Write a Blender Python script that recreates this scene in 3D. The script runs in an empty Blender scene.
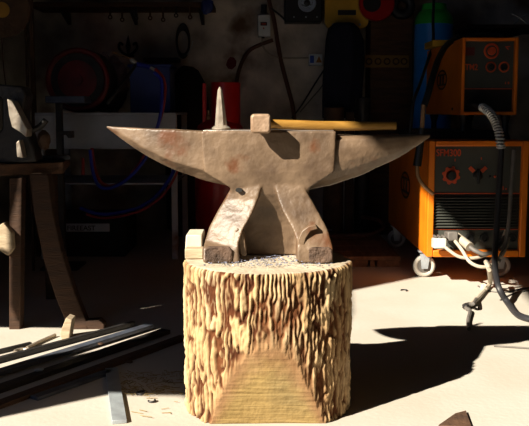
import bpy, bmesh, math, random
from mathutils import Vector, Matrix, noise
random.seed(7)
C = bpy.context.scene.collection
PI = math.pi
# ---------------------------------------------------------------- camera model
H = 0.754; FP = 850.0; PITCH = math.atan(101/850)
CAM = Vector((0, 0, H))
def ray(px, py):
    u = px-264.5; w = 213-py
    return Vector((u, FP*math.cos(PITCH)+w*math.sin(PITCH), -FP*math.sin(PITCH)+w*math.cos(PITCH)))
def P(px, py, D):
    r = ray(px, py); return CAM + r*(D/r.y)
def F(px, py, z=0.0):
    r = ray(px, py); return CAM + r*((z-H)/r.z)
# ---------------------------------------------------------------- materials
def mat(name, col, rough=.7, metal=0, col2=None, scale=8, bump=0, bscale=40, stretch=(1,1,1), spots=None, spec=.5, detail=6, lo=.35, hi=.65):
    m = bpy.data.materials.new(name); m.use_nodes = True
    nt = m.node_tree; n = nt.nodes; l = nt.links; b = n['Principled BSDF']
    b.inputs['Roughness'].default_value = rough; b.inputs['Metallic'].default_value = metal
    b.inputs['Specular IOR Level'].default_value = spec
    b.inputs['Base Color'].default_value = (*col, 1)
    tc = n.new('ShaderNodeTexCoord'); mp = n.new('ShaderNodeMapping'); mp.inputs['Scale'].default_value = stretch
    l.new(tc.outputs['Object'], mp.inputs['Vector'])
    if col2 is None: col2 = tuple(c*.72 for c in col)
    tx = n.new('ShaderNodeTexNoise'); tx.inputs['Scale'].default_value = scale; tx.inputs['Detail'].default_value = detail
    l.new(mp.outputs[0], tx.inputs['Vector'])
    cr = n.new('ShaderNodeValToRGB'); cr.color_ramp.elements[0].position = lo; cr.color_ramp.elements[1].position = hi
    cr.color_ramp.elements[0].color = (*col2, 1); cr.color_ramp.elements[1].color = (*col, 1)
    l.new(tx.outputs['Fac'], cr.inputs[0]); last = cr.outputs[0]
    if spots:
        sc, sscale, th = spots
        t2 = n.new('ShaderNodeTexNoise'); t2.inputs['Scale'].default_value = sscale; t2.inputs['Detail'].default_value = 8
        l.new(mp.outputs[0], t2.inputs['Vector'])
        r2 = n.new('ShaderNodeValToRGB'); r2.color_ramp.elements[0].position = th; r2.color_ramp.elements[1].position = th+.08
        l.new(t2.outputs['Fac'], r2.inputs[0])
        mx = n.new('ShaderNodeMix'); mx.data_type = 'RGBA'
        l.new(r2.outputs[0], mx.inputs[0]); l.new(last, mx.inputs[6]); mx.inputs[7].default_value = (*sc, 1); last = mx.outputs[2]
    l.new(last, b.inputs['Base Color'])
    if bump:
        t3 = n.new('ShaderNodeTexNoise'); t3.inputs['Scale'].default_value = bscale; t3.inputs['Detail'].default_value = 8
        l.new(mp.outputs[0], t3.inputs['Vector'])
        bp = n.new('ShaderNodeBump'); bp.inputs['Strength'].default_value = bump; bp.inputs['Distance'].default_value = .01
        l.new(t3.outputs['Fac'], bp.inputs['Height']); l.new(bp.outputs[0], b.inputs['Normal'])
    return m
MT = {
 'anvil': mat('weathered_forged_steel', (.180,.120,.074), .48, 0, (.075,.045,.026), 12, .22, 70, spots=((.11,.040,.014), 8, .58), spec=.6, lo=.33, hi=.62),
 'rough_end': mat('rough_forged_steel', (.11,.065,.042), .8, 0, (.05,.03,.02), 30, 1.0, 70),
 'face': mat('polished_anvil_face', (.35,.3,.26), .32, .55, (.22,.18,.15), 20, .15, 60),
 'keel': mat('dark_rusted_underside', (.17,.085,.035), .7, 0, (.07,.035,.014), 25, .9, 70),
 'hammer': mat('worn_hammer_steel', (.36,.25,.17), .5, .1, (.25,.16,.1), 30, .3, 80),
 'handle': mat('waxed_ash_wood', (.36,.19,.035), .5, 0, (.26,.13,.02), 10, .1, 40, stretch=(1,12,12)),
 'spike': mat('pale_scraped_steel', (.42,.37,.3), .35, .4, (.3,.25,.2), 40, .3, 60),
 'floor': mat('dusty_concrete', (.50,.465,.41), .9, 0, (.45,.41,.345), 3, .12, 60, spots=((.38,.31,.22), 1.6, .66)),
 'wall': mat('grimy_plaster', (.78,.69,.59), .9, 0, (.26,.22,.18), 3.5, .8, 18, spots=((.16,.09,.05), 1.6, .56)),
 'darkwall': mat('dark_workshop_wall', (.06,.052,.045), .95, 0, (.035,.03,.026), 2, .3, 14),
 'orange': mat('orange_enamel', (.85,.22,.005), .45, 0, (.70,.15,.004), 5, .04, 30),
 'panel': mat('dark_green_grey_panel', (.055,.06,.05), .6, 0, (.04,.042,.035), 5),
 'black': mat('black_plastic', (.012,.012,.013), .45, 0, (.008,.008,.009), 10),
 'cavity': mat('matt_black_sheet', (.01,.009,.008), .8, 0, (.006,.006,.006), 10),
 'redprint': mat('orange_red_print', (.62,.09,.02), .6, 0, (.5,.06,.015), 10),
 'redtank': mat('red_tank_paint', (.48,.008,.010), .3, 0, (.36,.006,.008), 5, .03, 20),
 'bluetank': mat('blue_tank_paint', (.03,.30,.85), .3, 0, (.02,.22,.7), 5),
 'greentank': mat('green_tank_paint', (.05,.6,.08), .35, 0, (.03,.45,.05), 5),
 'white': mat('off_white_plastic', (.62,.6,.54), .5, 0, (.5,.47,.4), 12), 'boxwhite': mat('clean_white_plastic', (.85,.9,.9), .5, 0, (.75,.8,.8), 12), 'silver': mat('silver_cone', (.6,.7,.85), .3, .3, (.5,.6,.75), 12),
 'bench': mat('chipped_white_steel', (.48,.52,.60), .7, 0, (.33,.35,.40), 5, .2, 30, spots=((.16,.06,.02), 4, .6)),
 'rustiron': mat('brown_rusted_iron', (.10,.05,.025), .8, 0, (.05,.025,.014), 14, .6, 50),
 'brownwood': mat('brown_old_timber', (.055,.022,.007), .8, 0, (.03,.012,.004), 6, .4, 30, stretch=(1,1,8)),
 'tablewood': mat('dark_oiled_timber', (.10,.04,.013), .7, 0, (.05,.02,.007), 6, .4, 30, stretch=(1,8,8)),
 'darkiron': mat('blackened_iron', (.035,.032,.032), .55, .3, (.02,.018,.018), 14, .4, 50),
 'bluesteel': mat('mill_scale_steel', (.10,.12,.16), .45, .3, (.06,.065,.085), 14, .25, 50),
 'palesteel': mat('bare_flat_steel', (.40,.45,.48), .4, .3, (.3,.33,.36), 18, .2, 50),
 'chrome': mat('bright_chrome', (.75,.75,.75), .25, .45, (.6,.6,.6), 10),
 'rubber': mat('black_rubber', (.02,.02,.024), .5, 0, (.014,.014,.016), 10),
 'greycable': mat('dusty_grey_cable', (.16,.145,.13), .6, 0, (.1,.09,.08), 20),
 'palecable': mat('dirty_white_cable', (.5,.45,.36), .6, 0, (.4,.34,.26), 20),
 'bluehose': mat('blue_rubber_hose', (.015,.03,.42), .4, 0, (.01,.02,.3), 10),
 'redhose': mat('red_rubber_hose', (.35,.02,.02), .45, 0, (.25,.015,.015), 10),
 'browncable': mat('brown_hose', (.13,.05,.025), .6, 0, (.09,.035,.02), 10),
 'navy': mat('navy_cloth', (.010,.012,.028), .95, 0, (.006,.007,.018), 12, .5, 60),
 'yellow': mat('yellow_painted_plate', (.75,.43,.03), .5, 0, (.6,.33,.02), 8),
 'bluebin': mat('blue_plastic', (.02,.04,.22), .5, 0, (.015,.03,.16), 8),
 'pinkbag': mat('crumpled_pinkish_sack', (.30,.22,.26), .7, 0, (.14,.08,.09), 14, .8, 30, spots=((.25,.07,.03), 9, .58)),
 'darkred': mat('dark_red_drum_paint', (.20,.008,.008), .5, 0, (.08,.005,.005), 8),
 'wheel': mat('pale_nylon_wheel', (.52,.5,.44), .6, 0, (.38,.35,.3), 20),
 'pinewood': mat('pale_pine', (.50,.40,.27), .8, 0, (.33,.25,.16), 8, .3, 40, stretch=(1,8,8)),
 'straw': mat('dry_straw', (.34,.24,.09), .9, 0, (.22,.15,.05), 20),
 'sticker_blue': mat('blue_sticker', (.02,.10,.6), .5), 'sticker_orange': mat('orange_sticker', (.55,.22,.02), .5),
 'rustred': mat('red_paint_splash', (.17,.015,.02), .9), 'copper': mat('dull_copper', (.35,.2,.1), .5, .5),
 'flake': mat('blue_grey_forge_scale', (.34,.37,.50), .35, .3, (.10,.11,.16), 60),
 'palletwood': mat('dusty_pallet_wood', (.26,.14,.07), .9, 0, (.16,.08,.04), 6, .3, 30, stretch=(8,1,8)), 'palestone': mat('pale_scuffed_block', (.62,.57,.46), .7, 0, (.5,.45,.35), 14, .2, 40), 'ochre': mat('dull_ochre_strip', (.26,.14,.03), .8), 'goldpaper': mat('ochre_disc', (.5,.25,.02), .6),
}
# stump material : bark ridges / furrows / bare cut wood driven by mesh attributes
def stump_mat():
    m = bpy.data.materials.new('bark_and_cut_wood'); m.use_nodes = True
    nt = m.node_tree; n = nt.nodes; l = nt.links; b = n['Principled BSDF']; b.inputs['Roughness'].default_value = .85
    b.inputs['Specular IOR Level'].default_value = .2
    tc = n.new('ShaderNodeTexCoord')
    def noi(s, st=(1,1,1), d=7):
        mp = n.new('ShaderNodeMapping'); mp.inputs['Scale'].default_value = st
        l.new(tc.outputs['Object'], mp.inputs['Vector'])
        t = n.new('ShaderNodeTexNoise'); t.inputs['Scale'].default_value = s; t.inputs['Detail'].default_value = d
        l.new(mp.outputs[0], t.inputs['Vector']); return t.outputs['Fac']
    def ramp(f, stops):
        r = n.new('ShaderNodeValToRGB'); e = r.color_ramp.elements
        while len(e) < len(stops): e.new(.5)
        for k, (p, c) in enumerate(stops): e[k].position = p; e[k].color = (*c, 1)
        l.new(f, r.inputs[0]); return r.outputs[0]
    def mix(f, a, c):
        x = n.new('ShaderNodeMix'); x.data_type = 'RGBA'; l.new(f, x.inputs[0]); l.new(a, x.inputs[6]); l.new(c, x.inputs[7]); return x.outputs[2]
    def attr(nm):
        a = n.new('ShaderNodeAttribute'); a.attribute_name = nm; return a.outputs['Fac']
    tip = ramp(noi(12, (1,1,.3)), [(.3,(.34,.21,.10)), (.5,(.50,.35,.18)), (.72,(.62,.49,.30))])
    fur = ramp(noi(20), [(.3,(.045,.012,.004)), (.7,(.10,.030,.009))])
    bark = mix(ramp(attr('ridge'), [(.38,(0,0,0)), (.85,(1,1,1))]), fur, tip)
    # red-brown inner bark patches
    bark = mix(ramp(noi(5,(1,1,.6)), [(.48,(0,0,0)), (.70,(.6,.6,.6))]), bark, ramp(noi(30),[(.3,(.15,.055,.018)),(.7,(.27,.12,.042))]))
    wood = ramp(noi(9,(1,1,14)), [(.3,(.27,.185,.07)), (.5,(.32,.22,.085)), (.7,(.35,.25,.105))])
    wood = mix(ramp(noi(7), [(.5,(0,0,0)), (.7,(.7,.7,.7))]), wood, ramp(noi(25),[(.3,(.13,.10,.05)),(.7,(.19,.145,.07))]))
    camb = ramp(noi(22,(1,1,.4)), [(.3,(.19,.095,.04)), (.7,(.36,.22,.11))])
    col = mix(ramp(attr('cut'), [(.10,(0,0,0)), (.40,(1,1,1))]), bark, camb)
    col = mix(ramp(attr('cut'), [(.45,(0,0,0)), (.95,(1,1,1))]), col, wood)
    top = ramp(noi(14), [(.3,(.42,.35,.25)), (.7,(.56,.49,.38))])
    col = mix(attr('top'), col, top)
    l.new(col, b.inputs['Base Color'])
    bp = n.new('ShaderNodeBump'); bp.inputs['Strength'].default_value = .55; bp.inputs['Distance'].default_value = .006
    l.new(noi(55,(1,1,.8)), bp.inputs['Height'])
    bp2 = n.new('ShaderNodeBump'); bp2.inputs['Distance'].default_value = .004
    l.new(noi(16,(.6,1,14)), bp2.inputs['Height']); l.new(bp.outputs[0], bp2.inputs['Normal'])
    ms = n.new('ShaderNodeMath'); ms.operation = 'MULTIPLY'; ms.inputs[1].default_value = .5; l.new(attr('cut'), ms.inputs[0]); l.new(ms.outputs[0], bp2.inputs['Strength'])
    l.new(bp2.outputs[0], b.inputs['Normal'])
    return m
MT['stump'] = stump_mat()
# ---------------------------------------------------------------- mesh helper
ORG = {}
class B:
    def __init__(s): s.bm = bmesh.new()
    def box(s, c, size, rot=None):
        r = bmesh.ops.create_cube(s.bm, size=1)['verts']
        M = Matrix.Translation(Vector(c)) @ (rot.to_4x4() if rot else Matrix.Identity(4)) @ Matrix.Diagonal((*size, 1))
        bmesh.ops.transform(s.bm, matrix=M, verts=r); return s
    def bb(s, x0, x1, y0, y1, z0, z1):
        return s.box(((x0+x1)/2, (y0+y1)/2, (z0+z1)/2), (abs(x1-x0), abs(y1-y0), abs(z1-z0)))
    def hull(s, rings, cap=True):
        vr = [[s.bm.verts.new(p) for p in r] for r in rings]; n = len(vr[0])
        for a, b in zip(vr, vr[1:]):
            for i in range(n): s.bm.faces.new((a[i], a[(i+1) % n], b[(i+1) % n], b[i]))
        if cap: s.bm.faces.new(vr[0][::-1]); s.bm.faces.new(vr[-1])
        return s
    def prism(s, pts, d0, d1, z=None):
        """pts are pixel outlines read at depth d0 -> real points, extruded back to d1"""
        a = [P(x, y, d0) for x, y in pts]; b = [Vector((p.x, d1, p.z)) for p in a]
        return s.hull([a, b])
    def poly(s, pts, axis, a, b):
        def mk(p, v): return {'x': (v, p[0], p[1]), 'y': (p[0], v, p[1]), 'z': (p[0], p[1], v)}[axis]
        return s.hull([[mk(p, a) for p in pts], [mk(p, b) for p in pts]])
    def tube(s, pts, r, seg=8, smooth=4, cap=True):
        pts = [Vector(p) for p in pts]
        if smooth and len(pts) > 2:
            q = []
            for i in range(len(pts)-1):
                p0 = pts[max(i-1,0)]; p1 = pts[i]; p2 = pts[i+1]; p3 = pts[min(i+2, len(pts)-1)]
                for k in range(smooth):
                    t = k/smooth
                    q.append(.5*((2*p1)+(-p0+p2)*t+(2*p0-5*p1+4*p2-p3)*t*t+(-p0+3*p1-3*p2+p3)*t**3))
            q.append(pts[-1]); pts = q
        N = len(pts); rs = r if isinstance(r, (list, tuple)) else [r]*N
        if len(rs) != N: rs = [rs[0]+(rs[-1]-rs[0])*i/(N-1) for i in range(N)]
        rings = []; up = None
        for i, p in enumerate(pts):
            t = (pts[min(i+1, N-1)]-pts[max(i-1, 0)]).normalized()
            if up is None:
                up = Vector((0,0,1)) if abs(t.z) < .9 else Vector((0,1,0))
            a = t.cross(up).normalized(); up = a.cross(t).normalized()
            rings.append([p+(a*math.cos(2*PI*k/seg)+up*math.sin(2*PI*k/seg))*rs[i] for k in range(seg)])
        return s.hull(rings, cap)
    def lathe(s, prof, c=(0,0,0), seg=32, rot=None):
        """prof: (r, h) from bottom to top, about local z"""
        c = Vector(c); R = rot or Matrix.Identity(3)
        return s.hull([[c+R@Vector((max(r,1e-4)*math.cos(2*PI*k/seg), max(r,1e-4)*math.sin(2*PI*k/seg), h)) for k in range(seg)] for r, h in prof])
    def ring(s, c, R, r, rot=None, seg=32, m=8, arc=(0, 2*PI)):
        c = Vector(c); Rm = rot or Matrix.Identity(3); full = abs(arc[1]-arc[0]-2*PI) < 1e-6
        n = seg if full else seg+1; rings = []
        for i in range(n):
            a = arc[0]+(arc[1]-arc[0])*i/seg
            rings.append([c+Rm@Vector(((R+r*math.cos(2*PI*k/m))*math.cos(a), (R+r*math.cos(2*PI*k/m))*math.sin(a), r*math.sin(2*PI*k/m))) for k in range(m)])
        if full: rings.append(rings[0])
        s.hull(rings, not full)
        if full: bmesh.ops.remove_doubles(s.bm, verts=s.bm.verts, dist=1e-6)
        return s
    def blob(s, c, size, amp=.25, freq=3, sub=4, seed=0):
        r = bmesh.ops.create_icosphere(s.bm, subdivisions=sub, radius=1)['verts']
        for v in r:
            d = v.co.normalized(); k = 1+amp*noise.fractal(d*freq+Vector((seed, seed*.7, 3)), 1, 2, 4)
            v.co = Vector(c)+Vector((d.x*size[0], d.y*size[1], d.z*size[2]))*k
        return s
    def build(s, name, m, parent=None, bevel=0, smooth=True, seg=2, angle=35):
        bmesh.ops.recalc_face_normals(s.bm, faces=s.bm.faces)
        if parent is None:
            xs = [v.co for v in s.bm.verts]
            org = Vector(((min(v.x for v in xs)+max(v.x for v in xs))/2, (min(v.y for v in xs)+max(v.y for v in xs))/2, min(v.z for v in xs)))
        else: org = ORG[parent.name]
        bmesh.ops.translate(s.bm, vec=-org, verts=s.bm.verts)
        me = bpy.data.meshes.new(name); s.bm.to_mesh(me); s.bm.free()
        o = bpy.data.objects.new(name, me); C.objects.link(o); me.materials.append(MT[m] if isinstance(m, str) else m)
        if parent is None: o.location = org
        else: o.parent = parent
        ORG[o.name] = org
        if bevel:
            md = o.modifiers.new('bevel', 'BEVEL'); md.width = bevel; md.segments = seg; md.limit_method = 'ANGLE'; md.angle_limit = math.radians(30)
        if smooth:
            me.shade_smooth()
            try: me.set_sharp_from_angle(angle=math.radians(angle))
            except Exception: pass
        return o
def thing(name, label, cat, loc, group=None):
    o = bpy.data.objects.new(name, None); C.objects.link(o); o.location = loc; o.empty_display_size = .05
    ORG[o.name] = Vector(loc); tag(o, label, cat, group); return o
def tag(o, label, cat, group=None, kind=None):
    o['label'] = label; o['category'] = cat
    if group: o['group'] = group
    if kind: o['kind'] = kind
    return o
def struct(o, label=None):
    o['kind'] = 'structure'
    if label: o['label'] = label
    return o
RX = lambda a: Matrix.Rotation(a, 3, 'X'); RY = lambda a: Matrix.Rotation(a, 3, 'Y'); RZ = lambda a: Matrix.Rotation(a, 3, 'Z')
FRONT = RX(PI/2)      # lathe axis -> pointing towards -y
def text(txt, name, m, parent, loc, size, ext=.0015, rot=(PI/2,0,0), sx=1.0):
    cu = bpy.data.curves.new(name, 'FONT'); cu.body = txt; cu.size = size; cu.extrude = ext; cu.align_x = 'LEFT'; cu.offset = size*.012
    t = bpy.data.objects.new('tmp', cu); C.objects.link(t)
    bpy.context.view_layer.update()
    me = bpy.data.meshes.new_from_object(t.evaluated_get(bpy.context.evaluated_depsgraph_get()))
    bpy.data.objects.remove(t)
    M = Matrix.Translation(Vector(loc)-ORG[parent.name]) @ Matrix.Rotation(rot[2],4,'Z') @ Matrix.Rotation(rot[0],4,'X') @ Matrix.Diagonal((sx,1,1,1))
    me.transform(M); me.materials.clear(); me.materials.append(MT[m]); me.name = name
    o = bpy.data.objects.new(name, me); C.objects.link(o); o.parent = parent; ORG[o.name] = ORG[parent.name]; return o

# ================================================================ SETTING
BY = 5.45; LX = -1.72; RXW = 2.3; FY = -1.3; CZ = 3.0
struct(B().bb(LX-.3, RXW+.1, FY-.1, BY+.1, -.1, 0).build('floor', 'floor', smooth=False), 'dusty pale concrete workshop floor')
struct(B().bb(LX-.1, RXW+.1, BY, BY+.1, 0, CZ).build('wall_back', 'wall', smooth=False), 'grimy grey plaster back wall')
struct(B().bb(RXW, RXW+.1, FY, BY, 0, CZ).build('wall_right', 'darkwall', smooth=False))
struct(B().bb(LX-.1, RXW+.1, FY-.1, FY, 0, CZ).build('wall_front', 'darkwall', smooth=False))
struct(B().bb(LX-.1, RXW+.1, FY-.1, BY+.1, CZ, CZ+.1).build('ceiling', 'darkwall', smooth=False))
# left wall with the big doorway the sun comes through (y -0.7 .. 2.46, z 0 .. 2.69)
b = B(); T0, T1 = LX-.02, LX
b.bb(T0, T1, FY, -.7, 0, CZ); b.bb(T0, T1, 2.46, BY, 0, CZ); b.poly([(-.7,2.395),(2.46,2.711),(2.46,CZ),(-.7,CZ)], 'x', T0, T1)
struct(b.build('wall_left', 'darkwall', smooth=False))
# unseen blocker added in that doorway, its gaps shaped to throw the sun patches
b = B()
for q in (
    [(1.12,0),(2.46,0),(2.46,.42),(1.575,.85),(1.575,1.23),(1.70,1.24),(1.70,1.90),(1.35,1.87),(.90,1.78),(.86,1.45),(.81,1.40),(.863,1.378),(1.061,1.182),(1.096,.967)],
    [(1.70,1.24),(1.76,1.20),(1.92,1.045),(2.03,.918),(2.13,.82),(2.15,.86),(2.145,1.04),(2.112,1.06),(2.112,1.16),(2.108,1.3),(2.085,1.42),(2.06,1.50),(2.05,1.60),(2.46,1.60),(2.46,2.74),(1.70,2.64)],
    [(2.178,.77),(2.46,.50),(2.46,1.60),(2.10,1.60),(2.105,1.45),(2.12,1.3),(2.15,1.15),(2.155,1.06),(2.175,1.03)]):
    b.poly(q, 'x', LX-.015, LX-.003)
struct(b.build('sun_blocker', 'darkwall', smooth=False), 'dark unseen blocker added in the side doorway to shape the sunlight')

# ================================================================ STUMP
SC = Vector((.008, 2.15, 0)); SR = .2125; SH = .378
def make_stump():
    NU, NV = 620, 150; bm = bmesh.new()
    rid = []; cut = []; top = []; grid = []
    def outline(th): return SR*(1+.012*math.sin(2*th+.6)+.010*noise.noise(Vector((math.cos(th)*1.5, math.sin(th)*1.5, 4))))
    for j in range(NV+1):
        z = SH*j/NV; row = []
        for i in range(NU):
            th = 2*PI*i/NU; cx, sy = math.cos(th), math.sin(th); R0 = outline(th)
            p = Vector((cx*SR, sy*SR, z))
            w = noise.noise_vector(Vector((p.x*9, p.y*9, z*13)))*.30+noise.noise_vector(Vector((p.x*40, p.y*40, z*45)))*.12
            q = Vector((p.x*82, p.y*82, z*10))+w*Vector((2.4,2.4,.9)).length*.5
            n1 = noise.noise(q); n2 = noise.noise(Vector((p.x*120+7, p.y*120, z*17))+w)
            h = min(1, abs(n1)*2.9)*.68+min(1, abs(n2)*2.3)*.32
            h += .13*noise.noise(Vector((p.x*150, p.y*150, z*90)))
            edge = min(1, (SH-z)/.006)
            d = max(0, (.240-z)/.240)**1.5*.052+.0015*noise.noise(Vector((cx*R0*9, z*9, 1)))
            d -= .011*max(0, (z-.165)/.085)
            lim = R0-.006-d if z < .26 else 9
            c = 0.0
            if sy < 0:
                depth = (-sy*(R0-.001))-(R0-.006-d)+.004*noise.noise(Vector((cx*R0*60, z*60, 5)))
                c = max(0, min(1, (depth+.009)/.034))
            h = h+(.55-h)*min(1, c*1.6)
            R = R0-.0115+.0135*h
            R -= .003*(1-edge)**2
            x, y = R*cx, R*sy
            if -y > lim: y = -(lim)+.0012*noise.noise(Vector((x*14, 0, z*150)))
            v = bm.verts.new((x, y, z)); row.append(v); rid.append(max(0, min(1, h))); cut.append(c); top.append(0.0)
        grid.append(row)
    for j in range(NV):
        for i in range(NU):
            bm.faces.new((grid[j][i], grid[j][(i+1) % NU], grid[j+1][(i+1) % NU], grid[j+1][i]))
    prev = grid[-1]
    for k, f in enumerate((.985, .955, .9, .8, .65, .5, .35, .2, .08)):
        row = []
        for i in range(NU):
            e = grid[-1][i].co; x, y = e.x*f, e.y*f
            z = SH+.0015+.0035*noise.noise(Vector((x*12, y*12, 2)))+.0012*noise.noise(Vector((x*70, y*70, 2)))
            row.append(bm.verts.new((x, y, z))); rid.append(.5); cut.append(0); top.append(1.0)
        for i in range(NU): bm.faces.new((prev[i], prev[(i+1) % NU], row[(i+1) % NU], row[i]))
        prev = row
    bm.faces.new(prev); bm.faces.new(grid[0][::-1])
    me = bpy.data.meshes.new('tree_stump'); bm.to_mesh(me); bm.free()
    for nm, arr in (('ridge', rid), ('cut', cut), ('top', top)):
        a = me.attributes.new(nm, 'FLOAT', 'POINT'); a.data.foreach_set('value', arr)
    me.shade_smooth(); me.materials.append(MT['stump'])
    o = bpy.data.objects.new('tree_stump', me); C.objects.link(o); o.location = SC
    ORG[o.name] = SC
    return tag(o, 'thick round bark-covered tree stump with sawn patch, carrying the anvil', 'stump')
make_stump()
ZT = SH+.003

# ================================================================ ANVIL
YF, YB = 2.14, 2.27
A = thing('anvil', 'large worn double-horned steel anvil standing on the tree stump', 'anvil', (0.01, 2.205, ZT))
def X(px, D): return P(px, 160, D).x
def Z(py, D): return P(264, py, D).z
ZF = Z(131, YF)
def anvil_body():
    b = B()
    def ring(z, x0, x1, y0, y1): return [Vector((x0,y0,z)), Vector((x1,y0,z)), Vector((x1,y1,z)), Vector((x0,y1,z))]
    # block with shoulders and waist, continuing to the web between the feet
    lv = [(131,201,336,0,0),(150,202,335.5,0,0),(172,204,334.5,.001,0),(180,217,322,.004,.004),(188,230,310,.008,.008),(195,231,309,.014,.010),(208,232,309,.036,.018),(225,230,311,.052,.024),(258,222,318,.062,.03)]
    rg = []
    for py, a, c, df, db in lv:
        z = Z(py, YF+df)
        if py == 258: z = ZT+.0005
        rg.append(ring(z, X(a, YF), X(c, YF), YF+df, YB-db))
    b.hull(rg)
    # four splayed feet
    def leg(side, front):
        # rows: z, outer x, inner x, toe y, root y
        rows = [(184,233,262,.006,.006),(200,224.5,258,-.006,.024),(214,216.5,252,-.018,.036),(230,208.5,243,-.034,.040),(243,204.5,239,-.046,.034),(249,203.5,239,-.050,.010),(257,203.5,239.5,-.052,.002)]
        rr = []
        for py, o_, i_, dy, rc_ in rows:
            yf = YF+dy; z = Z(py, yf) if py < 257 else ZT
            xo, xi = X(o_, YF), X(i_, YF)
            if side > 0: rc_ *= .15
            if side > 0: m = X(268, YF); xo, xi = 2*m-xo, 2*m-xi
            y0, y1 = yf, YF+.06
            if not front: y0, y1, rc_ = YB-dy, YB-.06, -rc_
            rr.append([Vector((xo,y0+rc_,z)), Vector((xi,y0,z)), Vector((xi,y1,z)), Vector((xo,y1,z))])
        b.hull(rr)
    for s_ in (-1, 1):
        for f_ in (True, False): leg(s_, f_)
    o = b.build('body', 'anvil', A)
    bv = o.modifiers.new('bevel', 'BEVEL'); bv.width = .003; bv.segments = 2; bv.limit_method = 'ANGLE'
    r = o.modifiers.new('fuse', 'REMESH'); r.mode = 'VOXEL'; r.voxel_size = .0032; r.use_smooth_shade = True
    sm = o.modifiers.new('soften', 'SMOOTH'); sm.iterations = 2; sm.factor = .5
    for nm, sz, st in (('dents', .06, .0035), ('pits', .014, .0009)):
        t = bpy.data.textures.new(nm, 'CLOUDS'); t.noise_scale = sz; t.noise_depth = 3
        d = o.modifiers.new(nm, 'DISPLACE'); d.texture = t; d.strength = st; d.mid_level = .5; d.texture_coords = 'LOCAL'
    return o
anvil_body()
# worn bright working face, a thin hardened plate on top of the block
b = B(); b.bb(X(203, YF), X(334, YF), YF+.004, YB-.004, ZF-.004, ZF+.0022); b.build('top_face', 'face', A, bevel=.002)['label'] = 'smooth bright working face'
# curved ribs rising from the inner ends of the front feet
def rib(side):
    pts = [(240,256),(237.5,247),(236.5,238),(233.5,231),(236,228),(240.5,231),(243.5,240),(245,256)]
    a = []
    for x, y in pts: a.append((x if side < 0 else 537.5-x+.0, y))
    b = B(); b.prism([(x+1.5,y) for x,y in a], YF-.030, YF+.05); b.build('rib', 'anvil', A, bevel=.002, seg=2)
rib(-1)
b = B(); b.prism([(297,250),(298,240),(302,231),(309,226),(316,225),(318,229),(311,231),(306,238),(304,246),(304,256),(297,256)], YF-.046, YF+.03); b.build('rib', 'anvil', A, bevel=.002)
# rough dark end faces of the front feet
for (x0, x1) in ((205, 232), (309, 332)):
    b = B(); yy = YF-.045
    pts = [(x0, 249.5), (x0+3, 247.5), (x1-3, 247.5), (x1, 250), (x1, 261), (x1-2, 263), (x0+2, 263), (x0, 261)]
    bm = b; bm.prism(pts, yy-.011, yy+.02)
    bmesh.ops.subdivide_edges(b.bm, edges=b.bm.edges, cuts=3, use_grid_fill=True)
    for v in b.bm.verts: v.co += Vector((0, 1, 0))*.003*noise.noise(v.co*60)
    o = b.build('foot_end', 'rough_end', A, bevel=.002); o['label'] = 'rough dark end face of the foot'
# pyramid horn on the left: flat top, upright sides, V-shaped underside
def horn_left():
    st = [(232,131.8,178,187,.046),(204,131.5,170,181,.052),(190,131,166.5,176,.051),(175,130,162,171,.048),(160,129.3,156,164.5,.043),(145,128.6,149,156,.035),(130,127.8,139,146,.024),(118,127,132,137,.013),(111,126.4,128.5,131,.006),(107,126,127,128,.002)]
    yc = (YF+YB)/2; rs = []
    for px, t, m_, k, hw in st:
        yf = yc-hw; x = P(px, 150, yf).x
        zt, zm, zk = P(px, t, yf).z, P(px, m_, yf).z, P(px, k, yc-hw*.35).z
        rs.append([Vector((x, yc-hw, zt)), Vector((x, yc-hw, zm)), Vector((x, yc-hw*.35, zk)), Vector((x, yc+hw*.35, zk)), Vector((x, yc+hw, zm)), Vector((x, yc+hw, zt))])
    b = B().hull(rs); return b
def refine(o, vox=.003, it=3, dent=.005):
    bv = o.modifiers.new('bevel', 'BEVEL'); bv.width = .0025; bv.segments = 2; bv.limit_method = 'ANGLE'
    r = o.modifiers.new('fuse', 'REMESH'); r.mode = 'VOXEL'; r.voxel_size = vox; r.use_smooth_shade = True
    sm = o.modifiers.new('soften', 'SMOOTH'); sm.iterations = it; sm.factor = .5
    for nm, sz, st in (('dents', .06, dent*.6), ('pits', .014, .0009)):
        t = bpy.data.textures.new(nm, 'CLOUDS'); t.noise_scale = sz; t.noise_depth = 3
        d = o.modifiers.new(nm, 'DISPLACE'); d.texture = t; d.strength = st; d.mid_level = .5; d.texture_coords = 'LOCAL'
o = horn_left().build('square_horn', 'anvil', A); refine(o, .0028); o['label'] = 'square tapering horn with a bevelled underside'
# round horn on the right
def horn_right():
    st = [(310,135,190,.048),(331,135,186,.056),(345,135,181.5,.055),(360,135,176.5,.052),(375,135,170,.048),(388,134.8,163.5,.042),(400,134.6,157.5,.034),(410,134.4,151.5,.026),(418,134.2,146,.017),(425,134.1,141,.009),(430,134,137.5,.003)]
    yc = (YF+YB)/2; rs = []
    for px, t, k, hw in st:
        x = P(px, 150, yc-hw*.8).x; zt = P(px, t, yc-hw).z; zk = P(px, k, yc).z; h = zt-zk
        r = []
        for i in range(20):
            a = 2*PI*i/20
            cy, sz_ = math.cos(a), math.sin(a)
            zz = zt-.30*h+(.30*h*(sz_**.35 if sz_ > 0 else 0)) if sz_ > 0 else zt-.30*h+.70*h*sz_
            r.append(Vector((x, yc-hw*cy, zz)))
        rs.append(r)
    return B().hull(rs)
o = horn_right().build('round_horn', 'anvil', A); refine(o, .0028, 2, .006); o['label'] = 'round tapering horn with a flat top'
# hole in waist
b = B(); c = P(239, 190, YF+.002); b.lathe([(.0060,0),(.0060,.012)], c+Vector((0,.006,0)), 16, RX(PI/2)@Matrix.Diagonal((1.5,.9,1))); b.build('handling_hole', 'cavity', A)['label'] = 'small dark handling hole in the waist'

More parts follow.
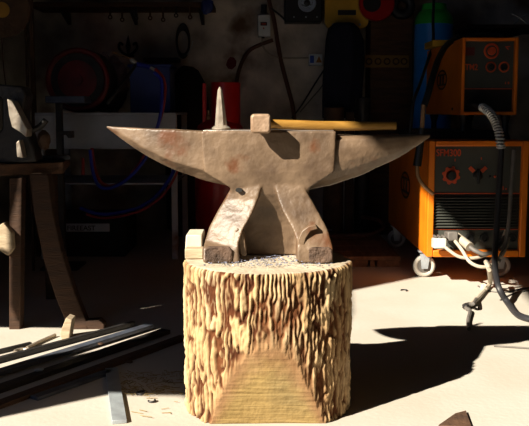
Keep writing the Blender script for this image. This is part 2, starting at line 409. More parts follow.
# pointed stake standing in the hardy hole
S = thing('stake_tool', 'pale pointed steel stake standing upright in the anvil face', 'stake', (X(221,2.2), 2.2, ZF))
sx = X(221, 2.18); top_z = P(220, 87, 2.2).z
b = B(); b.lathe([(.024,0),(.024,.004),(.016,.010),(.012,.012)], (sx, 2.2, ZF+.003), 20); b.build('collar', 'spike', S)
b = B(); hh = top_z-ZF-.012
b.hull([[Vector((sx-.003*t+q[0]*w, 2.2+q[1]*w, ZF+.012+hh*t)) for q in ((-1,-.4),(-.4,-1),(.4,-1),(1,-.4),(1,.4),(.4,1),(-.4,1),(-1,.4))] for t, w in ((0,.0155),(.3,.0125),(.65,.009),(.92,.0055),(1,.0015))])
b.build('spike', 'spike', S)

# hammer
h0 = P(261, 124, 2.076)
HM = thing('hammer', 'square-headed forging hammer with long wooden handle resting on the anvil', 'hammer', (h0.x, 2.14, ZF+.003))
hx0, hx1 = P(250.5,124,2.076).x, P(271,124,2.076).x; hz0, hz1 = ZF+.0035, P(261,113.8,2.076).z
def oct_(x0, x1, z0, z1, y, c):
    return [Vector(p) for p in ((x0+c,y,z0),(x1-c,y,z0),(x1,y,z0+c),(x1,y,z1-c),(x1-c,y,z1),(x0+c,y,z1),(x0,y,z1-c),(x0,y,z0+c))]
b = B(); i = .004
b.hull([oct_(hx0+i, hx1-i, hz0+i-.008, hz1-i, 2.071, .005), oct_(hx0, hx1, hz0-.008, hz1, 2.076, .006), oct_(hx0, hx1, hz0-.008, hz1, 2.10, .006), oct_(hx0+.003, hx1-.003, hz0+.002, hz1-.002, 2.115, .006), oct_(hx0+.003, hx1-.003, hz0+.002, hz1-.002, 2.155, .006), oct_(hx0+.006, hx1-.006, hz0+.0, hz1-.008, 2.175, .006), oct_(hx0+.004, hx1-.004, hz0+.008, hz0+.018, 2.20, .003)])
b.build('head', 'hammer', HM, bevel=.0015)
b = B(); e0 = P(266, 123.5, 2.135); e1 = P(300, 125.5, 2.15); e2 = P(345, 127.5, 2.17); e3 = P(396, 129.5, 2.19)
rg = []
for k in range(17):
    t = k/16; p = e0.lerp(e3, t); w = .0100+.0022*math.sin(PI*min(1, t*1.15)); ww = w*.8; p.z = max(p.z, ZF+.012)
    rg.append([p+Vector((0, ww*math.cos(2*PI*q/14), w*1.05*math.sin(2*PI*q/14))) for q in range(14)])
b.hull(rg); b.build('handle', 'handle', HM)

# pale block behind the left foot
o = B().bb(P(184.5,240,2.19).x, P(202,240,2.19).x, 2.19, 2.30, ZT-.0005, P(190,235,2.19).z)
for v in o.bm.verts:
    if v.co.z > ZT+.01 and v.co.x < -.17: v.co.x += .004
tag(o.build('steel_block', 'palestone', bevel=.003), 'pale rectangular block on the stump tucked behind the left anvil foot', 'block')
# second little spacer in front of it
tag(B().bb(P(185,252,2.15).x, P(203,252,2.15).x, 2.145, 2.186, ZT-.0005, P(190,249,2.145).z).build('wood_wedge', 'pinewood', bevel=.002), 'low flat wedge on the stump in front of the pale block', 'wedge')

# forge scale flakes
b = B()
for k in range(330):
    px = random.triangular(215, 325, 270); py = random.uniform(255, 268)
    D = random.uniform(2.02, 2.17); x = random.gauss(.008, .085)
    if abs(x-.008) > .17: continue
    if (x < -.08 or x > .095) and D > 2.07: continue
    s_ = random.uniform(.002, .0055); a = random.uniform(0, PI)
    b.box((x, D, ZT+.0035+random.uniform(0,.003)), (s_, s_*.7, .001), RZ(a)@RX(random.uniform(-.6,.6)))
tag(b.build('forge_scale', 'flake', smooth=False), 'blue-grey flakes of forge scale scattered on the stump between the anvil feet', 'scale', kind='stuff')

# ================================================================ FLOOR, LEFT: bars and scraps
def floor_bar(name, a, c, w, h, m, label, cat='bar', z=0, group=None, tilt=0):
    p, q = F(*a), F(*c); d = q-p; L = d.length; ang = math.atan2(d.y, d.x); mid = (p+q)/2
    bb_ = B(); bb_.box((mid.x, mid.y, z+h/2), (L, w, h), RZ(ang)@RX(tilt))
    return tag(bb_.build(name, m, bevel=min(h, w)*.12, smooth=True), label, cat, group)
G = 'flat bars lying on the floor'
floor_bar('steel_bar', (-25,384), (150,329), .035, .012, 'bluesteel', 'long bar on floor at far left, nearest the sunlit floor patch, sheen on top', z=.006, group=G)
floor_bar('steel_bar', (-20,398), (166,333), .040, .014, 'darkiron', 'long black bar on floor, second out from the sunlit floor patch', z=.0, group=G)
floor_bar('steel_bar', (-15,412), (184,339), .038, .012, 'rustiron', 'long rusty brown bar on floor reaching closest to the stump', z=.0, group=G)
floor_bar('steel_bar', (34,400), (110,373), .030, .010, 'bluesteel', 'short blue-grey flat bar ending beside the upright strip', z=.0, group=G)
floor_bar('angle_iron', (-20,368), (134,326), .018, .018, 'darkiron', 'thin dark iron bar along the edge of the sunlit floor patch', z=.0, group=G)
floor_bar('flat_strip', (111.5,371), (119.5,424), .036, .010, 'palesteel', 'flat pale steel strip lying half in sun left of the stump', 'strip')
floor_bar('iron_rod', (-10,356), (31,346), .014, .014, 'darkiron', 'short dark rod on the floor at the left edge of the picture', 'rod')
# ring-ended scraper on the plank
b = B(); c = F(22,351,.006); b.ring(c, .022, .005, RZ(0), 24, 8)
b.tube([F(27,348,.007), F(40,341.5,.007), F(55,335,.007)], .006, 8); tag(b.build('ring_tool', 'spike'), 'pale ring-ended iron tool lying on the sunlit floor under the work table', 'tool')
def wedge_block(pts, D0, D1, m, label, z0=0):
    b = B().prism(pts, D0, D1); 
    lo = min(v.co.z for v in b.bm.verts)
    for v in b.bm.verts: v.co.z += z0-lo
    return tag(b.build('wood_block', m, bevel=.002), label, 'block')
wedge_block([(62,345),(60,338),(66,323),(72,325),(69,345)], 2.76, 2.82, 'pinewood', 'small upright pale block leaning by the curved table foot', .0)
wedge_block([(86,335),(85,327),(99,326),(104,330),(104,335)], 2.9, 2.95, 'brownwood', 'small brown block lying right of the curved table foot', .0)
# little scraps
for k, (px, py, s_) in enumerate([(39,376,.014),(129,363,.012),(101,349,.01),(76,385,.008)]):
    p = F(px, py); b = B().blob((p.x, p.y, s_*.35+(.014 if k in (0,2) else 0)), (s_, s_*.8, s_*.35), .3, 3, 2, k)
    tag(b.build('scrap_piece', 'rustiron' if k != 0 else 'palesteel'), ['round pale washer-like scrap lying on the bars at the left','small rusty lump beside the top of the flat strip','small rusty lump among the bar ends','tiny rusty crumb left of the flat strip'][k], 'scrap')
for k, (px, py) in enumerate([(142,394),(152,402),(404,291)]):
    p = F(px, py); b = B(); r0 = .013 if k != 1 else .009
    b.ring((p.x, p.y, .0035), r0, .0028, RZ(1.2+k*2), 14, 6, (0, 4.0)); 
    tag(b.build('bent_nail', 'darkiron'), ['curled dark shaving on the lit floor left of the stump, the farther','curled dark shaving on the lit floor left of the stump, the nearer','small bent metal hook on the lit floor before the caster wheel'][k], 'nail')
b = B()
for k in range(170):
    px = random.uniform(112, 186); py = random.uniform(350, 396) if random.random() < .9 else random.uniform(396, 420)
    if py < 388-px*.19+15: py = random.uniform(372, 394)
    p = F(px, py); a = random.uniform(0, PI); L = random.uniform(.006, .035)
    b.box((p.x, p.y, .0015+random.random()*.003), (L, .0014, .001), RZ(a)@RY(random.uniform(-.06,.06)))
tag(b.build('straw_litter', 'straw', smooth=False), 'scattered straw and chips on the shaded floor left of the stump', 'straw', kind='stuff')
# dark sheet laid in place of a shadow at lower right edge
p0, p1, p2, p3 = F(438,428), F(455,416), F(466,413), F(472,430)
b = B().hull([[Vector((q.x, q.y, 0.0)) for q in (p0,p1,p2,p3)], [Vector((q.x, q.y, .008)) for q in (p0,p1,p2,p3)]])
tag(b.build('shadow_sheet', 'rustiron', bevel=.002), 'dark pointed sheet standing in for a shadow on the sunlit floor at the bottom right edge', 'scrap')

# ================================================================ WORK TABLE, LEFT
TZ = .578
TB = thing('work_table', 'low dark timber work table with a curved leg at the left edge', 'table', (-1.05, 2.9, 0))
B().poly([(-.71,3.0),(-1.5,2.55),(-1.5,3.45),(-.80,3.5)], 'z', TZ-.04, TZ).build('tabletop', 'tablewood', TB, bevel=.004)
B().prism([(29,174),(34,215),(44,262),(56,299),(69,330.5),(90,330.5),(75,293),(62,253),(53,213),(48,174)], 2.9, 2.95).build('leg', 'brownwood', TB, bevel=.004)['label'] = 'curved outward sweeping timber leg'
b = B().prism([(9,178),(9,330.5),(20,330.5),(22,178)], 2.9, 2.95); b.build('leg', 'brownwood', TB, bevel=.003)
B().prism([(-2,226),(3,223),(12,233),(13,249),(8,256),(-2,250)], 2.87, 2.93).build('bracket', 'pinewood', TB, bevel=.003)
for x, y in ((-.86,3.4),(-1.42,3.35),(-1.42,2.66)):
    B().bb(x-.025,x+.025,y-.025,y+.025,0,TZ-.038).build('leg', 'brownwood', TB, bevel=.003)
# vise on the table
V = thing('bench_vise', 'dark iron vise standing on the work table at the left edge', 'vise', (-.88, 2.93, TZ))
def pz(*a): return P(*a)
B().prism([(-8,164),(-6,140),(2,128),(2,100),(-6,92),(-4,84),(22,86),(26,96),(22,118),(28,134),(34,150),(36,162)], 2.93, 3.03).build('fixed_jaw', 'darkiron', V, bevel=.006)
B().prism([(7,99),(12,101),(21,118),(27,129),(26,137),(20,132),(12,127),(9,115)], 2.86, 2.93).build('moving_jaw', 'spike', V, bevel=.002)  # pale colour and outline put in a sunlit sliver on the dark vise
B().prism([(16,143),(19,140),(21,148),(23,158),(17,157)], 2.88, 2.93).build('clamp_screw', 'spike', V, bevel=.002)  # screw also kept pale, in the shape of the lower sunlit sliver
B().tube([P(22,132,2.95), P(38,128,2.95), P(46,120,2.95)], .011, 10).build('handle', 'darkiron', V)
B().blob(P(44,140,2.99), (.022,.03,.035), .15, 3, 3).build('screw_boss', 'rustiron', V)
a = P(0,150,3.02); 
for k, (x, y, L, ang, lab) in enumerate([(-.93,3.14,.42,.15,'blue-black flat iron offcut lying on the work table, the longer one behind the vise'),(-.86,3.06,.18,.1,'short iron offcut lying on the table top near its right corner')]):
    tag(B().box((x,y,TZ+.007+0*k), (L,.03,.014), RZ(ang)).build('iron_offcut', 'bluesteel', bevel=.002), lab, 'offcut')

# ================================================================ BACKGROUND LEFT
# steel bench with a white front panel
WB = thing('workbench', 'white chipped steel workbench with rust stains behind the left horn', 'workbench', (-.75, 4.6, 0))
z1, z0 = P(100,115,4.3).z, P(100,149,4.3).z
xl, xr = P(35,130,4.3).x, P(176,130,4.3).x
B().bb(xl, xr, 4.3, 4.32, z0, z1).build('front_panel', 'bench', WB, bevel=.003)
B().bb(xl, xr, 4.3, 4.95, z1, z1+.012).build('bench_top', 'bench', WB, bevel=.003)
for x, y in ((xl+.02,4.34),(xr-.015,4.34),(xl+.02,4.9),(xr-.015,4.9)):
    B().bb(x-.015,x+.015,y-.015,y+.015,0,z1).build('leg', 'bench', WB, bevel=.002)
zs = P(150,183,4.34).z; B().bb(xl+.02, xr-.015, 4.34, 4.88, zs-.01, zs).build('lower_shelf', 'bench', WB, bevel=.002)
BT = z1+.0125
# blue bin
BB = thing('storage_bin', 'blue plastic bin standing on the white workbench under the dark ledge', 'bin', (P(146,80,4.7).x, 4.75, BT))
bz = P(146,68,4.7).z
b = B(); x0_, x1_ = P(130,90,4.6).x, P(172,90,4.7).x
b.bb(x0_, x1_, 4.6, 4.612, BT, bz); b.bb(x0_, x1_, 4.85, 4.862, BT, bz); b.bb(x0_, x0_+.012, 4.612, 4.85, BT, bz); b.bb(x1_-.012, x1_, 4.612, 4.85, BT, bz); b.bb(x0_, x1_, 4.61, 4.85, BT, BT+.01)
b.build('tub', 'bluebin', BB, bevel=.003)
B().bb(x0_-.01, x1_+.01, 4.59, 4.872, bz, bz+.015).build('rim', 'bluebin', BB, bevel=.003)
# dark ledge above it
tag(B().bb(P(143,61,5.3).x, P(178,61,5.3).x, 5.3, BY, P(150,61.5,5.3).z, P(150,57.5,5.3).z).build('wall_ledge', 'darkiron', bevel=.002), 'narrow dark ledge on the wall behind the blue bin', 'ledge')
# crumpled sack
b = B(); b.blob(P(108,84,4.78), (.10,.07,.155), .28, 3.2, 5, 3)
for v in b.bm.verts: v.co.z = max(v.co.z, BT+.001)
tag(b.build('crumpled_sack', 'pinkbag'), 'crumpled pinkish grey sack on the workbench beside the dark drum', 'sack')
# drum
DR = thing('drum', 'dark red and black round drum lying on its side behind the vise', 'drum', (P(76,100,4.5).x, 4.6, BT))
dc = P(78,99,4.40); dc.z = BT+.165
B().lathe([(.155,0),(.165,.01),(.165,.24),(.155,.25)], dc+Vector((0,.25,0)), 40, FRONT).build('shell', 'darkiron', DR, bevel=.002)
B().ring(dc+Vector((0,-.003,0)), .15, .014, FRONT, 40, 10).build('rim', 'darkred', DR)
B().lathe([(.10,0),(.10,.008),(.03,.012),(.03,.03),(.001,.031)], dc+Vector((0,-.0,0)), 32, FRONT).build('end_cap', 'darkred', DR)
# iron bracket
IB = thing('swage_stand', 'dark T-shaped iron stand with flat plate in front of the drum', 'stand', (P(63,120,4.1).x, 4.1, 0))
B().prism([(45,96),(84,96),(85,103),(45,103)], 4.05, 4.2).build('plate', 'bluesteel', IB, bevel=.003)
q0 = P(59,103,4.1); B().bb(q0.x-.014, q0.x+.014, 4.08, 4.12, 0.012, q0.z).build('post', 'darkiron', IB, bevel=.003)
B().prism([(57,131),(72,131),(72,138),(68,138),(66,135),(57,135)], 4.07, 4.12).build('hook', 'darkiron', IB, bevel=.002)
B().bb(q0.x-.09, q0.x+.09, 4.0, 4.2, 0, .012).build('base', 'darkiron', IB, bevel=.002)
# torch with hoses
TR = thing('gas_torch', 'gas torch resting over the sack with brass fittings and twin hoses', 'torch', tuple(P(134,62,4.5)))
B().tube([P(112,52,4.5), P(124,56,4.5), P(133,60,4.5)], .005, 8).build('lance', 'copper', TR)
B().tube([P(131,59,4.5), P(136,64,4.5)], .011, 10, 0).build('nozzle_nut', 'chrome', TR)
B().tube([P(136,64,4.5), P(124,82,4.34), P(107,104,4.31)], .009, 8).build('tube_handle', 'darkiron', TR)
B().tube([P(137,64,4.5), P(146,66,4.5), P(150,68,4.5)], .012, 10).build('hose_grip', 'bluehose', TR)
B().tube([P(150,67,4.5), P(156,71,4.5)], .008, 10, 0).build('coupling', 'chrome', TR)
def hose(name, m, pts, D, r, label, cat='hose', group=None):
    pp = [P(x, y, d if d else D) for x, y, d in [(q+(None,))[:3] for q in pts]]
    for q in pp: q.z = max(q.z, r)
    return tag(B().tube(pp, r, 8, 6).build(name, m), label, cat, group)
hose('gas_hose', 'redhose', [(155,69),(163,78),(165,92),(162,112),(156,130),(146,152),(135,170),(122,182),(108,186),(98,178),(93,160),(92,148)], 4.24, .0085, 'red rubber gas hose curling from the torch down past the bench')
hose('gas_hose', 'bluehose', [(154,72),(161,80),(162,95),(161,110),(158,125),(150,150),(140,166),(126,180),(110,188),(99,186),(93,172),(90,150)], 4.2, .0085, 'blue rubber gas hose curling from the torch down past the bench')
hose('air_hose', 'bluehose', [(176,165),(170,178),(158,194),(142,206),(122,212),(100,214),(80,208)], 4.22, .009, 'blue hose sweeping in a low loop beneath the workbench, upper')
hose('air_hose', 'redhose', [(178,170),(171,184),(159,199),(142,210),(122,216),(102,218),(86,214)], 4.2, .006, 'dark red hose following just under the low blue loop')
b = B(); b.tube([P(83,158,4.2), P(83,165,4.2), P(83,175,4.2)], [.007,.009], 8); tag(b.build('red_grip', 'redhose'), 'short red grip hanging below the white bench panel', 'grip')
# name plate box low under the bench
NP = thing('equipment_case', 'dark case under the workbench bearing a faint pale name plate', 'case', (P(86,235,4.4).x, 4.6, 0))
cx0, cx1 = P(40,230,4.4).x, P(125,230,4.4).x; cz1 = P(80,218,4.4).z
B().bb(cx0, cx1, 4.4, 4.8, 0, cz1).build('shell', 'cavity', NP, bevel=.006)
pa, pb = P(65,231.5,4.398), P(109.5,223.5,4.398)
B().bb(pa.x, pb.x, 4.392, 4.401, pa.z, pb.z).build('name_plate', 'bench', NP, bevel=.001)
text('FIREEAST', 'lettering', 'black', NP, (pa.x+.012, 4.391, pa.z+.007), .036, rot=(PI/2,0,0), sx=1.02)
# back ledge with hanging junk at top
LG = thing('wall_shelf', 'dark timber wall shelf along the top left of the back wall', 'shelf', (P(100,8,5.2).x, 5.3, P(100,8,5.2).z))
sa, sb = P(30,7,5.15), P(213,7,5.15)
B().bb(sa.x, sb.x, 5.15, BY, sa.z, sa.z+.03).build('board', 'tablewood', LG, bevel=.003)
for px in (60, 130, 200):
    q = P(px, 9, 5.2); B().poly([(5.2, q.z), (BY, q.z), (BY, q.z-.07)], 'x', q.x-.01, q.x+.01).build('bracket', 'darkiron', LG)
for k, (px, ln, m) in enumerate([(110,.045,'rustiron'),(122,.06,'rustiron'),(136,.05,'darkiron'),(150,.05,'rustiron'),(163,.06,'rustiron'),(176,.035,'darkiron'),(190,.045,'rustiron')]):
    q = P(px, 8, 5.14); b = B(); b.tube([q+Vector((0,0,.01)), q+Vector((0,0,-ln))], .006, 8); b.ring(q+Vector((0,0,-ln-.008)), .010, .004, FRONT, 14, 6)
    tag(b.build('iron_hook', m), ['first iron hook hanging from the shelf, counted from the left','second iron hook hanging from the shelf, longer and rusty','third iron hook hanging from the shelf, black','fourth iron hook from the left under the shelf, rusty','fifth iron hook from the left under the shelf, long and rusty','sixth hook from the left under the shelf, shortest, black','last iron hook under the shelf, nearest the blue rag'][k], 'hook', 'iron hooks under the wall shelf')
b = B().blob(P(207,6,5.12), (.035,.02,.045), .35, 4, 3, 2); tag(b.build('blue_rag', 'bluebin'), 'small blue rag hanging at the right end of the wall shelf', 'rag')
# fleur-de-lis iron ornament on wall
OR = thing('iron_ornament', 'black wrought iron fleur-de-lis ornament fixed to the wall', 'ornament', tuple(P(128,50,5.42)))
b = B(); D = 5.438
b.hull([[P(x,y,D) for x,y in ((128,35),(130.5,46),(128,58),(125.5,46))], [P(x,y,D)+Vector((0,.012,0)) for x,y in ((128,35),(130.5,46),(128,58),(125.5,46))]])
b.build('spear', 'cavity', OR)
for s_ in (-1,1):
    B().tube([P(128+s_*1,55,D), P(128+s_*5,53,D), P(128+s_*9,48,D), P(128+s_*8,43,D), P(128+s_*5,45,D)], .008, 8).build('scroll', 'cavity', OR)
B().tube([P(122,56,D),P(134,56,D)], .008, 8, 0).build('band', 'cavity', OR)
# hung loop of cable
CL = thing('cable_coil', 'black cable coil hung on the wall left of the red cylinder', 'coil', tuple(P(183,42,5.4)))
for k, rr in enumerate((.068,.056)):
    M = FRONT@Matrix.Diagonal((.62+.05*k,1.45,1)); 
    B().ring(P(183,41+k,5.41-.012*k), rr, .008, M, 32, 8).build('loop', 'rubber', CL)
B().tube([P(193,41,5.38),P(191,48,5.38),P(187,55,5.38)], .0025, 6).build('loose_wire', 'palesteel', CL)
# dark sack standing on the floor
b = B(); zc = P(184,66,5.15).z
b.lathe([(.10,0),(.135,.05),(.14,.4),(.135,.7),(.11,zc-.1),(.06,zc-.02),(.03,zc)], (P(187,90,5.15).x, 5.2, 0), 28)
for v in b.bm.verts: v.co += noise.noise_vector(v.co*9)*.012
tag(b.build('leather_apron', 'cavity'), 'dark hanging leather apron bulk left of the red cylinder', 'apron')

# post and disc at top left
tag(B().bb(P(24.5,40,4.0).x, P(27,40,4.0).x, 4.0, 4.012, 0, 1.6).build('wooden_stake', 'brownwood', bevel=.001), 'thin upright wooden stake at the upper left', 'stake')
tag(B().bb(P(29,40,4.4).x, P(33,40,4.4).x, 4.4, 4.43, 0, 1.75).build('dark_post', 'rustiron', bevel=.002), 'dark rusty post just right of the thin wooden stake', 'post')
DS = thing('grinding_disc', 'dark round disc with an ochre centre hanging at the top left corner', 'disc', tuple(P(2,10,3.8)))
dd = P(2,10,3.8)
B().lathe([(.11,0),(.118,.004),(.118,.02),(.11,.024)], dd+Vector((0,.024,0)), 40, FRONT).build('wheel', 'rustiron', DS)
B().lathe([(.034,0),(.034,.006)], dd+Vector((0,.001,0)), 28, FRONT).build('centre_label', 'goldpaper', DS)['label'] = 'ochre round centre label'
b = B(); q = P(2,38,3.83); B().tube([dd+Vector((0,.012,.11)), Vector((dd.x,dd.y+.012,CZ))], .003, 6, 0).build('hanger_wire', 'rustiron', DS); b.tube([q, P(4,70,3.83), P(7,92,3.83)], .003, 6); tag(b.build('hanging_wire', 'rustiron'), 'thin wire hanging below the grinding disc at the left edge', 'wire')

# ================================================================ GAS CYLINDERS
RT = thing('red_gas_cylinder', 'red gas cylinder with collar standing behind the anvil waist', 'gas cylinder', (P(221,150,4.3).x, 4.45, 0))
rx = P(220,150,4.45).x; rr = .132; rs0 = P(220,133,4.35).z
sh = P(220,118,4.4).z
B().lathe([(.09,0),(.12,.01),(rr,.04),(rr,sh-.10),(.128,sh-.07),(.115,sh-.04),(.085,sh-.015),(.04,sh),(.0,sh+.001)], (rx,4.45,0), 48).build('tank', 'redtank', RT)
cz0, cz1_ = sh-.045, P(220,82,4.36).z
x0c, x1c = P(212,90,4.36).x, P(238,90,4.36).x
R_ = (x1c-x0c)/2*1.05; cc = Vector(((x0c+x1c)/2, 4.45, 0))
def arcwall(b, c, R, t, z0, z1, a0, a1, n=24):
    rings = []
    for k in range(n+1):
        a = a0+(a1-a0)*k/n; d = Vector((math.cos(a), math.sin(a), 0))
        rings.append([c+d*R+Vector((0,0,z0)), c+d*(R+t)+Vector((0,0,z0)), c+d*(R+t)+Vector((0,0,z1)), c+d*R+Vector((0,0,z1))])
    return b.hull(rings)
arcwall(B(), cc, R_, .006, cz0, cz1_, -PI*.95, PI*.10).build('valve_guard', 'redtank', RT, bevel=.001)
g = P(203.5,95,4.36); B().bb(g.x-.010, g.x+.010, 4.40, 4.46, sh-.05, cz1_-.005).build('guard_post', 'redtank', RT, bevel=.003)
B().lathe([(.016,0),(.016,.03),(.010,.035),(.010,.06)], (P(208,100,4.4).x, 4.43, sh-.02), 14).build('valve', 'copper', RT)

GT = thing('oxygen_cylinder', 'tall blue gas cylinder with green shoulder behind the orange wire feeder', 'gas cylinder', (P(431,60,5.0).x, 5.1, 0))
gx = P(433,60,5.1).x; gs = P(430,24,5.05).z; gt = P(430,3,5.05).z; gr = P(452,60,5.1).x-gx
B().lathe([(.10,0),(gr,.02),(gr,gs)], (gx,5.1,0), 40).build('tank', 'bluetank', GT)
B().lathe([(gr,0),(gr*.96,(gt-gs)*.35),(gr*.80,(gt-gs)*.62),(gr*.66,(gt-gs)*.70),(gr*.62,(gt-gs)*.98),(gr*.5,(gt-gs)*1.02)], (gx,5.1,gs), 40).build('shoulder', 'greentank', GT)['label'] = 'green painted shoulder and cap'

# ================================================================ WALL ITEMS
D = 5.42
SB = thing('switch_box', 'white wall switch box with red marking above the hammer', 'switch box', tuple(P(264,38,D)))
B().prism([(258,14.5),(270,14.5),(270.5,36.5),(258,36.5)], 5.38, BY).build('housing', 'boxwhite', SB, bevel=.006)
B().prism([(260.5,22),(267,22),(267,25.5),(260.5,25.5)], 5.374, 5.385).build('window', 'black', SB, bevel=.001)
B().prism([(261.5,23),(266,23),(266,24.6),(261.5,24.6)], 5.371, 5.378).build('rocker', 'redprint', SB)
B().prism([(263,27.5),(264.3,27.5),(264.3,29),(263,29)], 5.377, 5.385).build('red_mark', 'redprint', SB)
B().lathe([(.018,0),(.018,.05)], P(264,13,5.42), 16).build('cable_gland', 'black', SB)
for px in (263,):
    B().lathe([(.010,0),(.010,.02)], P(px,38.5,5.41), 12).build('lower_gland', 'black', SB)
hose('power_lead', 'palecable', [(262,39),(263,46),(268,53),(276,57),(286,58),(296,58),(310,58)], 5.435, .006, 'pale cable joining the white switch box to the socket box', 'cable')
KB = thing('socket_box', 'small white socket box with blue and orange stickers on wall', 'socket', tuple(P(316,66,D)))
B().prism([(309,54),(322.5,54),(322.5,65.5),(309,65.5)], 5.39, BY).build('housing', 'boxwhite', KB, bevel=.004)
B().prism([(310,55.5),(314,55.5),(314,63),(310,63)], 5.387, 5.395).build('blue_sticker', 'sticker_blue', KB)
B().prism([(319,56),(322,62.5),(316,62.5)], 5.387, 5.395).build('warning_triangle', 'sticker_orange', KB)
tag(B().prism([(227.5,60),(230,57),(234,57.5),(236.5,61),(236,66),(232,69.5),(228,68.5),(226,65)], 5.448, 5.4505).build('red_paint_spot', 'rustred'), 'dull red paint spot on the wall above the red cylinder', 'paint spot')
hose('brown_pipe', 'browncable', [(268,-6),(270,5),(274,20),(278,45),(282,65),(288,88),(293,108),(296,135)], 5.437, .013, 'long brown hose running down the wall right of the switch box')
hose('brown_pipe', 'browncable', [(273,40),(262,44),(250,50),(243,60),(238,74),(236,92),(238,120)], 5.438, .012, 'shorter brown hose arching down behind the red cylinder')
hose('black_lead', 'rubber', [(270,8),(276,12),(282,17),(286,21)], 5.43, .006, 'short black lead running into the underside of the speaker', 'cable')
hose('black_lead', 'rubber', [(324,70),(316,82),(308,95),(301,106),(292,118)], 5.43, .005, 'thin black cable slanting down from the hanging coat', 'cable')
hose('grey_lead', 'greycable', [(300,112),(312,98),(322,86),(326,76)], 5.44, .0035, 'thin grey cable crossing beside the slanting black one', 'cable')
SPK = thing('radio_speaker', 'black square speaker with a shiny silver cone at top of wall', 'speaker', tuple(P(303,22,5.3)))
B().prism([(284.5,-6),(322,-6),(322,21.5),(285,21.5)], 5.28, BY).build('cabinet', 'black', SPK, bevel=.006)
sc_ = P(307,3,5.28)
B().lathe([(.050,0),(.055,.006),(.050,.010),(.030,-.004),(.026,-.006)], sc_, 32, FRONT).build('cone_ring', 'silver', SPK)
B().lathe([(.020,0),(.016,.012),(.004,.016)], sc_+Vector((0,-.002,0)), 24, FRONT).build('dust_cap', 'black', SPK)
for px in (294, 306, 317): B().lathe([(.006,0),(.005,.006)], P(px,17,5.28), 10, FRONT).build('screw', 'palesteel', SPK)
YP = thing('yellow_plate', 'yellow plate with rounded lower corners and black slot above coat', 'plate', tuple(P(346,28,5.2)))
B().prism([(325,-8),(368.5,-8),(368.5,22),(367,26),(363,28.5),(331,28.5),(327,26.5),(325,22)], 5.2, 5.26).build('plate', 'yellow', YP, bevel=.003)
B().prism([(338,10),(356,10),(356,15),(338,15)], 5.195, 5.203).build('slot', 'black', YP)
for px in (333, 360): B().lathe([(.007,0),(.006,.006)], P(px,24.5,5.2), 10, FRONT).build('screw', 'chrome', YP)
# coat
b = B(); rows = [(23,335,353,.04),(28,329,358,.06),(40,326,362,.07),(60,324,363,.08),(80,322.5,362,.085),(100,322,361,.09),(118,323,360,.085)]
rg = []
for py, a, c, dp in rows:
    r = []
    for k in range(28):
        t = 2*PI*k/28; fold = 1+.10*math.sin(5*t+py*.03)+.05*math.sin(9*t)
        x = (a+c)/2+(c-a)/2*math.cos(t)*fold
        q = P(x, py, 5.09); q.y = 5.09+dp*math.sin(t)*fold; r.append(q)
    rg.append(r)
b.hull(rg); tag(b.build('hanging_coat', 'navy', angle=80), 'dark navy coat hanging on the wall beneath the yellow plate', 'coat')
RD = thing('red_disc', 'red round reel with dark centre at the top right of the coat', 'reel', tuple(P(379,3,5.14)))
rc = P(377,3,5.14); B().lathe([(.10,0),(.105,.008),(.105,.05),(.10,.055)], rc+Vector((0,.05,0)), 40, FRONT).build('drum', 'redtank', RD)
B().lathe([(.055,0),(.05,.012)], rc+Vector((-.03,-.002,0)), 28, FRONT).build('hub', 'black', RD)
tag(B().ring(P(402,6,5.172), .052, .026, FRONT, 40, 12).build('rubber_tyre', 'rubber'), 'black rubber ring hanging between red reel and green cylinder cap', 'ring')
OB = thing('perforated_strip', 'dull orange perforated strip fixed on the wall behind the coat', 'strip', tuple(P(386,68,5.19)))
B().prism([(363,55),(409,55),(409,67.5),(363,67.5)], 5.185, 5.2).build('strip', 'ochre', OB, bevel=.002)
for k, px in enumerate((369,378,387,396,404)): B().ring(P(px,61.5,5.184), .017, .004, FRONT, 20, 6).build('punched_ring', 'brownwood', OB)
# cupboard / timber posts behind right horn
tag(B().bb(P(369,150,5.2).x, P(411,150,5.2).x, 5.2, BY-.002, 0, 1.75).build('dark_cupboard', 'tablewood', bevel=.004), 'dark brown cupboard against the back wall behind the round horn', 'cupboard')
tag(B().bb(P(346,150,4.9).x, P(354,150,4.9).x, 4.9, 4.96, 0, P(350,112,4.9).z).build('timber_post', 'brownwood', bevel=.003), 'narrow timber post standing behind the right anvil foot', 'post')
tag(B().lathe([(.055,0),(.06,.01),(.06,P(333,108,5.1).z),(.05,P(333,107,5.1).z)], (P(333,150,5.0).x, 4.96, 0), 28).build('metal_tube', 'rustiron'), 'dark upright metal tube left of the narrow timber post', 'tube')
tag(B().lathe([(.04,0),(.045,.01),(.045,P(363,98,4.95).z),(.03,P(363,97,4.95).z)], (P(363,150,5.0).x, 5.03, 0), 24).build('metal_tube', 'darkiron'), 'dark upright metal tube right of the narrow timber post', 'tube')
